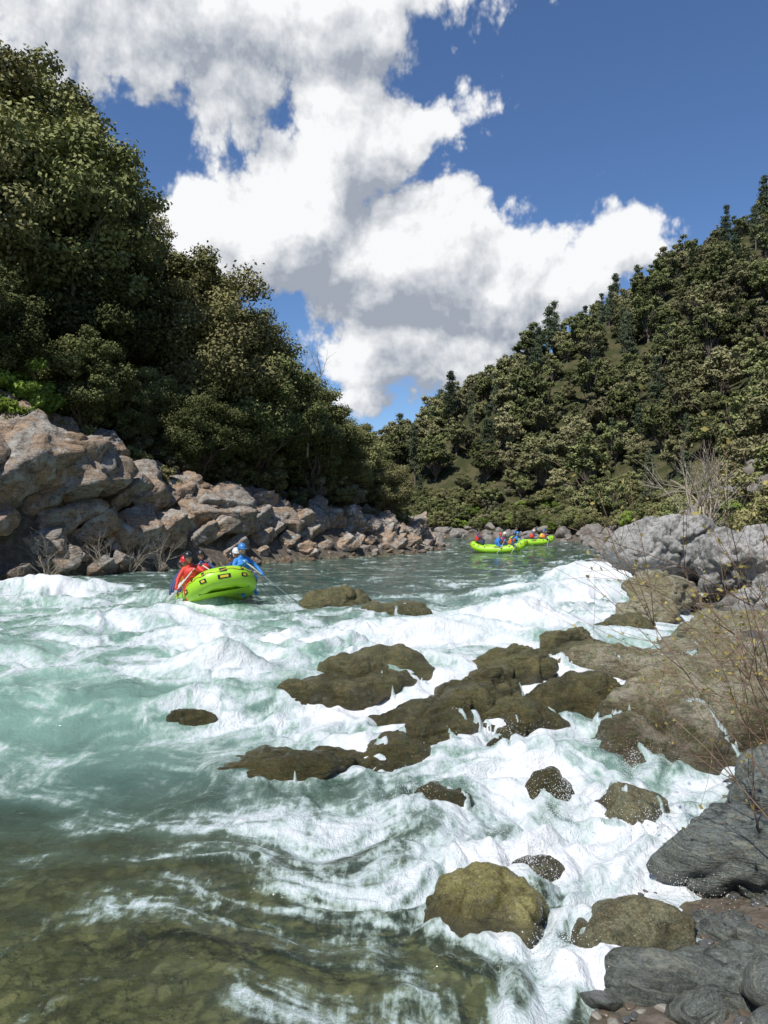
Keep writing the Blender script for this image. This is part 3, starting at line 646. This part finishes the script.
# ------------------------------------------------------------------ raft & people
m_raft=simple('lime_raft_rubber',(.36,.68,.03),.4,.08,3); m_black=simple('black_rubber',(.02,.02,.022),.5,.2); m_yel=simple('yellow_patch',(.75,.55,.03),.5,.1)
m_grayfloor=simple('raft_floor',(.18,.19,.2),.6,.1); m_skin=simple('skin',(.50,.30,.21),.5,.08); m_dark=simple('dark_neoprene',(.025,.027,.032),.6,.2)
m_eye=simple('eye',(.02,.015,.01),.2,.1); m_hair=simple('hair',(.06,.035,.02),.7,.3)
COL={k:simple(k+'_fabric',c,.6,.12) for k,c in dict(red=(.62,.05,.03),orange=(.75,.20,.03),blue=(.03,.22,.60),navy=(.03,.05,.14),yellow=(.7,.5,.05),teal=(.03,.3,.3)).items()}
HEL={k:simple(k+'_helmet',c,.3,.05) for k,c in dict(red=(.6,.03,.03),black=(.03,.03,.035),blue=(.05,.2,.5),white=(.7,.7,.7),yellow=(.7,.55,.05)).items()}
def raft_mesh():
    mb=MB(); n=96; a=np.linspace(0,2*np.pi,n,endpoint=False); e=.62
    def path(a,hl=1.85,hw=.78):
        c,s=np.cos(a),np.sin(a); x=hl*np.sign(c)*np.abs(c)**e; y=hw*np.sign(s)*np.abs(s)**e
        return np.stack([x,y,.28+.34*np.clip(np.abs(x)/hl,0,1)**3.2],1)
    P=path(a); add_tube(mb,P,.265,20,0,True)
    for x,rr in ((.95,.19),(0,.19),(-.95,.19)): add_tube(mb,[[x,-.66,.36],[x,-.3,.37],[x,.3,.37],[x,.66,.36]],rr,16,0)
    fx=np.linspace(-1.75,1.75,24); V=[];F=[]
    for i,x in enumerate(fx):
        zz=.10+.30*(abs(x)/1.85)**3.2; V+= [(x,-.66,zz),(x,.66,zz),(x,.66,zz-.09),(x,-.66,zz-.09)]
    for i in range(23):
        for k in range(4): F.append((i*4+k,i*4+(k+1)%4,i*4+4+(k+1)%4,i*4+4+k))
    mb.add(V,F,0)
    def strip(a0,a1,p0,p1,m,off,k=12,kk=5):
        aa=np.linspace(a0,a1,k); Pc=path(aa); Tn=path(aa+.01)-path(aa-.01); Tn/=np.linalg.norm(Tn,axis=1)[:,None]
        O=np.cross(Tn,[0,0,1]); O/=np.linalg.norm(O,axis=1)[:,None]; U=np.cross(O,Tn); U*=np.sign(U[:,2:3])
        V=[]; 
        for ph in np.linspace(p0,p1,kk): V.append(Pc+(.265+off)*(np.cos(ph)*O+np.sin(ph)*U))
        V=np.stack(V,1).reshape(-1,3); i=np.arange(k-1)[:,None]; j=np.arange(kk-1)[None]
        mb.add(V,np.stack([i*kk+j,i*kk+j+1,(i+1)*kk+j+1,(i+1)*kk+j],-1).reshape(-1,4),m)
    for c in np.linspace(0,2*np.pi,20,endpoint=False): strip(c-.03,c+.03,.5,.95,2,.012,5)
    for c in (-.9,-.35,.0,.35,.9,np.pi-.4,np.pi+.4): strip(c-.07,c+.07,-.2,.2,2,.008,8); strip(c-.035,c+.035,-.1,.1,3,.012,6)
    rp=path(np.linspace(0,2*np.pi,80,endpoint=False),1.85+.22,.78+.22); rp[:,2]+=.17+.03*np.sin(np.arange(80)*1.57); add_tube(mb,rp,.012,5,3,True)
    return mb.mesh('raft')
RAFT=raft_mesh()
for m in (m_raft,m_grayfloor,m_black,m_yel): RAFT.materials.append(m)
def hand_geo(mb,c,ax,back,m):
    ax=np.array(ax)/np.linalg.norm(ax); b=np.array(back)-ax*np.dot(back,ax); b/=np.linalg.norm(b); cc=np.cross(ax,b); c=np.array(c)
    R=np.stack([b,cc,ax],1); add_ell(mb,c+b*.032,(.015,.04,.044),3,m,R)
    for i,(ln,rr) in enumerate(((.9,.0088),(1.,.0092),(.96,.0088),(.75,.0078))):
        o=c+ax*((i-1.5)*.021); th=np.linspace(.75,.75+2.9*ln,7); add_tube(mb,[o+.029*(np.cos(t)*b+np.sin(t)*cc) for t in th],np.linspace(rr*1.1,rr*.8,7),6,m)
    th=np.linspace(-.7,-2.2,5); add_tube(mb,[c-ax*.03+ax*.012*k+.03*(np.cos(t)*b+np.sin(t)*cc) for k,t in enumerate(th)],np.linspace(.012,.009,5),6,m)
def body_mesh(s):
    V=[];E=[];R=[]
    def a(p,r,par=None):
        V.append(p);R.append(r if isinstance(r,tuple) else (r,r)); 
        if par is not None:E.append((par,len(V)-1))
        return len(V)-1
    pel=a((0,0,.12),(.15,.13)); be=a((.03,0,.28),(.15,.12),pel); ch=a((.07,0,.44),(.17,.13),be); nb=a((.09,0,.56),(.09,.085),ch); a((.11,0,.67),.055,nb)
    lowW=(.44,s*.40,.14); hiW=(.42,-s*.10,.50)
    sh=a((.08,s*.17,.52),.07,ch); el=a((.22,s*.33,.33),.05,sh); w=a(lowW,.032,el); 
    sh=a((.08,-s*.17,.52),.07,ch); el=a((.24,-s*.30,.38),.05,sh); w=a(hiW,.032,el)
    for q in (1,-1):
        hp=a((.08,q*.1,.10),.09,pel); kn=a((.46,q*.17,.12),.065,hp); an=a((.38,q*.17,-.26),.045,kn); a((.53,q*.18,-.32),.042,an)
    me=bpy.data.meshes.new('b'); me.from_pydata(V,E,[]); ob=bpy.data.objects.new('b',me); bpy.context.scene.collection.objects.link(ob)
    sk=ob.modifiers.new('s','SKIN'); sk.use_smooth_shade=True
    for i,d in enumerate(me.skin_vertices[0].data): d.radius=R[i]; d.use_root=(i==0)
    ss=ob.modifiers.new('u','SUBSURF'); ss.levels=2
    dg=bpy.context.evaluated_depsgraph_get(); ev=ob.evaluated_get(dg); m2=bpy.data.meshes.new_from_object(ev); bpy.data.objects.remove(ob)
    co=np.array([v.co[:] for v in m2.vertices])
    fs=[list(p.vertices) for p in m2.polygons]; mb=MB()
    q=np.array([f for f in fs if len(f)==4]); cen=co[q].mean(1)
    low=(cen[:,2]<.2)&((cen[:,0]>.18)|(cen[:,2]<.14)); low&=~((np.abs(cen[:,1])>.28))
    mb.add(co,q,0); mb.mQ[-1]=np.where(low,1,0)
    t=np.array([f for f in fs if len(f)==3])
    if len(t): mb.T.append(t); mb.mT.append(np.zeros(len(t),int)); mb.aT.append(np.full(len(t),.5))
    A=np.array([.48,-s*.12,.56]); B=np.array([.52,s*.98,-.42]); ax=B-A
    c1=A+ax*.03; c2=A+ax*.42
    hand_geo(mb,c1,ax,np.array(hiW)-c1+np.array([-.02,0,0]),2); hand_geo(mb,c2,ax,np.array(lowW)-c2+np.array([-.03,0,0]),2)
    for wv,c in ((hiW,c1),(lowW,c2)): add_tube(mb,[wv,(np.array(wv)+c)/2,c+(np.array(wv)-c)/np.linalg.norm(np.array(wv)-c)*.03],[.027,.026,.022],8,2)
    return mb.mesh('body')
def head_mesh():
    V,F=ico(4); V=V.copy(); V*=np.array([.098,.076,.118]); lo=np.clip(-V[:,2]/.118,0,1); V[:,1]*=1-.3*lo; V[:,0]*=1-.12*lo
    g=np.exp(-((V[:,1]/.014)**2+((V[:,2]+.012)/.028)**2))*(V[:,0]>0); V[:,0]+=g*.024
    g=np.exp(-((V[:,2]-.015)/.014)**2-((np.abs(V[:,1])-.03)/.016)**2)*(V[:,0]>0); V[:,0]-=g*.008
    mb=MB(); mb.add(V,F,0)
    for q in (1,-1):
        add_ell(mb,(.082,q*.03,.014),(.012,.013,.009),2,1); add_ell(mb,(-.005,q*.077,-.01),(.022,.012,.034),2,0)
    add_ell(mb,(.083,0,-.058),(.008,.024,.006),2,2); 
    Vh,Fh=ico(3); Vh=Vh*np.array([.104,.083,.12]); Vh[:,0]-=.012; k=(Vh[Fh].mean(1)[:,0]<.035)|(Vh[Fh].mean(1)[:,2]>.07); mb.add(Vh,Fh[k],3)
    return mb.mesh('head')
def helmet_mesh():
    V,F=ico(4); V=V*np.array([.125,.105,.125]); c=V[F].mean(1); k=(c[:,2]>.0)|((c[:,2]>-.05)&(c[:,0]<.02)); mb=MB(); mb.add(V+np.array([0,0,.03]),F[k],0)
    a=np.linspace(-1.1,1.1,9); b=[(.12*np.cos(t),.102*np.sin(t),.03) for t in a]; c2=[(.12*np.cos(t)+.04*np.cos(t),.11*np.sin(t),.02) for t in a]
    mb.add(b+c2,[(i,i+1,i+10,i+9) for i in range(8)],0)
    for q in (1,-1): add_tube(mb,[(.0,q*.1,.02),(.03,q*.08,-.07),(.05,q*.01,-.125)],.006,5,1)
    return mb.mesh('helmet')
def vest_mesh():
    mb=MB(); V=[];n=28; a=np.linspace(0,2*np.pi,n,endpoint=False)
    zs=[.14,.15,.22,.30,.38,.44,.50,.545,.55]; rx=[.15,.175,.185,.19,.195,.19,.165,.12,.1]; ry=[.16,.19,.2,.21,.215,.2,.17,.13,.11]
    for z,x,y in zip(zs,rx,ry):
        xo=.02+.15*(z-.14); V+= [(xo+x*np.sign(np.cos(t))*abs(np.cos(t))**.8,y*np.sign(np.sin(t))*abs(np.sin(t))**.8,z) for t in a]
    j=np.arange(n); F=[]
    for i in range(len(zs)-1): F.append(np.stack([i*n+j,i*n+(j+1)%n,(i+1)*n+(j+1)%n,(i+1)*n+j],1))
    mb.add(V,np.concatenate(F),0)
    for z,x,y in ((.22,.187,.202),(.33,.194,.213)):
        xo=.02+.15*(z-.14); add_tube(mb,[(xo+x*np.cos(t),y*np.sin(t),z) for t in a],.012,5,1,True)
    return mb.mesh('vest')
def paddle_mesh(s):
    mb=MB(); A=np.array([.48,-s*.12,.56]); B=np.array([.52,s*.98,-.42]); ax=(B-A)/np.linalg.norm(B-A)
    add_tube(mb,[A,B],.015,8,0); x=np.array([1.,0,0]); add_tube(mb,[A-x*.05,A+x*.05],.016,6,1)
    w=[.02,.07,.1,.1,.09,.05]; V=[]
    nrm=np.cross(ax,x)
    for i,ww in enumerate(w):
        p=B+ax*(.09*i-.05); V+=[p-x*ww+nrm*.0,p+nrm*.012,p+x*ww,p-nrm*.012]
    F=[(i*4+k,i*4+(k+1)%4,i*4+4+(k+1)%4,i*4+4+k) for i in range(5) for k in range(4)]+[(0,1,2,3),(20,21,22,23)]
    mb.add(V,F,1); return mb.mesh('paddle')
BODY={s:body_mesh(s) for s in (1,-1)}; HEAD=head_mesh(); HELM=helmet_mesh(); VEST=vest_mesh(); PAD={s:paddle_mesh(s) for s in (1,-1)}
m_shaft=simple('paddle_shaft',(.6,.6,.58),.4,.1); m_blade=simple('paddle_blade',(.03,.03,.035),.4,.1); m_lip=simple('lips',(.4,.15,.12),.5,.1)
def person(mw,loc,yaw,s,jacket,vest,helm,lean=.12,headyaw=0.):
    e=bpy.data.objects.new('rafter',None); bpy.context.scene.collection.objects.link(e)
    e.matrix_world=mw@Matrix.Translation(loc)@Matrix.Rotation(yaw,4,'Z')@Matrix.Rotation(lean,4,'Y')@Matrix.Scale(1.08,4)
    def ch(nm,me,mats,l=(0,0,0),rz=0):
        me=me.copy(); me.materials.clear()
        for m in mats: me.materials.append(m)
        o=mk_obj(nm,me,parent=e,loc=l,rot=(0,0,rz)); return o
    ch('body',BODY[s],[jacket,m_dark,m_skin]); ch('head',HEAD,[m_skin,m_eye,m_lip,m_hair],(.13,0,.77),headyaw); ch('helmet',HELM,[helm,m_black],(.125,0,.80),headyaw)
    ch('life_vest',VEST,[vest,m_black]); ch('paddle',PAD[s],[m_shaft,m_blade])
def raft(loc,yaw,pitch,roll,crew):
    o=mk_obj('inflatable_raft',RAFT); mw=Matrix.Translation(loc)@Matrix.Rotation(yaw,4,'Z')@Matrix.Rotation(pitch,4,'Y')@Matrix.Rotation(roll,4,'X'); o.matrix_world=mw
    for (x,side,j,v,hm,hy) in crew:
        if side==0: person(mw,(x,0,.74),0,1,COL[j],COL[v],HEL[hm],.05,hy)
        else: person(mw,(x,side*.62,.52),side*.25,side,COL[j],COL[v],HEL[hm],.28,hy)
h_=-math.pi/2+.36
raft((-4.7,20.8,.02),h_,-.16,.14,[(.95,1,'blue','blue','blue',.1),(.0,1,'navy','red','white',-.2),(-.95,1,'navy','orange','black',.1),(.95,-1,'red','red','black',.2),(.0,-1,'navy','orange','red',-.2),(-.95,-1,'navy','orange','black',0),(-1.75,0,'navy','red','black',0)])
raft((8.4,54,.0),h_+.9,-.03,.03,[(.95,1,'blue','blue','blue',.1),(.0,1,'navy','red','white',-.2),(.9,-1,'navy','orange','black',.2),(-.1,-1,'blue','blue','red',-.2),(-1.6,0,'navy','red','black',0)])
raft((14.0,70,.0),h_+1.2,-.02,.0,[(.95,1,'navy','yellow','blue',.1),(.0,1,'navy','red','white',-.2),(.9,-1,'navy','orange','black',.2),(-1.6,0,'navy','blue','black',0)])
print('rafts',time.time()-T0)
# ------------------------------------------------------------------ world & light
EL=54
SUN=Vector((-.30,-.44,0)).normalized()*math.cos(math.radians(EL)); SUN.z=math.sin(math.radians(EL))
def cloud_group():
    g=bpy.data.node_groups.new('cloud_density','ShaderNodeTree'); g.interface.new_socket('P',in_out='INPUT',socket_type='NodeSocketVector'); g.interface.new_socket('D',in_out='OUTPUT',socket_type='NodeSocketFloat')
    h=M(g); gin=g.nodes.new('NodeGroupInput'); go=g.nodes.new('NodeGroupOutput'); P=gin.outputs[0]
    wn=h.n('ShaderNodeTexNoise',{'Vector':P,'Scale':6.,'Detail':3.},noise_dimensions='2D').outputs[1]
    W=h.vm('ADD',P,h.vm('MULTIPLY',h.vm('SUBTRACT',wn,(.5,.5,.5)).outputs[0],(.12,.10,0)).outputs[0]).outputs[0]
    def ae(px,py):
        t=(px-384)/740; v=(520-py)/740; az=math.atan(t); return az,math.atan(v*math.cos(az))
    B=[(170,-20,230,85,1.),(60,15,75,38,.9),(235,90,62,70,.7),(345,-5,70,48,.9),
       (345,145,72,60,1.15),(400,120,66,32,1.),(455,92,42,15,.8),(290,225,125,70,1.2),(400,265,130,75,1.3),(500,285,95,60,1.2),(575,290,75,36,1),(628,240,40,30,1.05),(650,240,36,14,.8),(400,350,105,46,1.),(345,395,60,24,.7),(195,232,80,36,.8),(680,203,26,7,.4),(470,-2,22,6,.5)]
    cur=None
    for (px,py,rx,ry,s) in B:
        a,e=ae(px,py); v=h.vm('MULTIPLY',h.vm('SUBTRACT',W,(a,e,0)).outputs[0],(740/rx*.92,740/ry*.86,0)).outputs[0]
        f=h.math('MULTIPLY',h.math('SUBTRACT',1.,h.vm('LENGTH',v).outputs['Value']),s*min(1,ry/45.))
        cur=f if cur is None else h.n('ShaderNodeMath',{0:cur,1:f,2:.15},operation='SMOOTH_MAX').outputs[0]
    n=h.noise(P,9.,8,.56,.1,'2D')
    W2=h.vm('ADD',P,h.vm('MULTIPLY',h.vm('SUBTRACT',wn,(.5,.5,.5)).outputs[0],(.05,.05,0)).outputs[0]).outputs[0]
    vo=h.n('ShaderNodeTexVoronoi',{'Vector':W2,'Scale':15.,'Detail':3.,'Roughness':.55,'Lacunarity':2.3},feature='F1',voronoi_dimensions='2D',normalize=True).outputs['Distance']
    d=h.math('ADD',cur,h.math('MULTIPLY',h.math('SUBTRACT',n,.5),1.15))
    d=h.math('ADD',d,h.math('MULTIPLY',h.math('SUBTRACT',.33,vo),1.0))
    g.links.new(d,go.inputs[0]); return g
def build_world():
    w=bpy.data.worlds.new('World'); bpy.context.scene.world=w; w.use_nodes=True; nt=w.node_tree; nt.nodes.clear(); h=M(nt)
    o=nt.nodes.new('ShaderNodeOutputWorld')
    sky=nt.nodes.new('ShaderNodeTexSky'); sky.sky_type='NISHITA'; sky.sun_disc=False; sky.sun_elevation=math.radians(EL); sky.sun_rotation=math.atan2(SUN.x,SUN.y); sky.altitude=300; sky.air_density=1.; sky.dust_density=.2; sky.ozone_density=3.
    scol=h.mix(1.,sky.outputs[0],(.80,.96,1.17),'MULTIPLY')
    bs=h.n('ShaderNodeBackground',{'Color':scol,'Strength':.108}).outputs[0]
    D=h.n('ShaderNodeTexCoord').outputs['Generated']; s=h.n('ShaderNodeSeparateXYZ',{0:D})
    az=h.math('ARCTAN2',s.outputs[0],s.outputs[1]); el=h.math('ARCSINE',s.outputs[2]); P=h.n('ShaderNodeCombineXYZ',{0:az,1:el,2:0.}).outputs[0]
    g=cloud_group()
    def den(off):
        nd=nt.nodes.new('ShaderNodeGroup'); nd.node_tree=g; nt.links.new(h.vm('ADD',P,off).outputs[0],nd.inputs[0]); return nd.outputs[0]
    d0=den((0,0,0)); d1=den((-.010,.016,0)); d2=den((-.035,.065,0))
    al=h.mr(d0,.02,.26)
    l1=h.math('MULTIPLY',h.math('SUBTRACT',d0,d1),.9); l2=h.math('MULTIPLY',h.math('SUBTRACT',d0,d2),.9)
    thick=h.mr(d0,.2,1.3,0,.46)
    L=h.math('SUBTRACT',h.math('ADD',.76,h.math('ADD',l1,l2)),thick,clamp=True)
    c=h.mix(h.mr(L,.08,.98,0,1,False),(.36,.40,.47),(.95,.96,.97))
    bc=h.n('ShaderNodeBackground',{'Color':c,'Strength':1.}).outputs[0]
    mx=h.n('ShaderNodeMixShader',{0:al,1:bs,2:bc}).outputs[0]; nt.links.new(mx,o.inputs[0])
build_world()
sl=bpy.data.lights.new('sun','SUN'); sl.energy=4.8; sl.angle=math.radians(.5); sl.color=(1,.96,.9); so=bpy.data.objects.new('sun',sl); bpy.context.scene.collection.objects.link(so)
so.rotation_euler=SUN.to_track_quat('Z','Y').to_euler(); so.location=(0,0,50)
cam=bpy.data.cameras.new('camera'); co=bpy.data.objects.new('camera',cam); bpy.context.scene.collection.objects.link(co)
cam.sensor_fit='VERTICAL'; cam.sensor_height=36; cam.lens=26; cam.clip_end=3000; cam.clip_start=.05
co.location=(0,0,2.4); co.rotation_euler=(math.radians(90.6),0,0); bpy.context.scene.camera=co
sc=bpy.context.scene; sc.view_settings.view_transform='Standard'; sc.view_settings.look='None'; sc.view_settings.exposure=0
print('done',time.time()-T0)
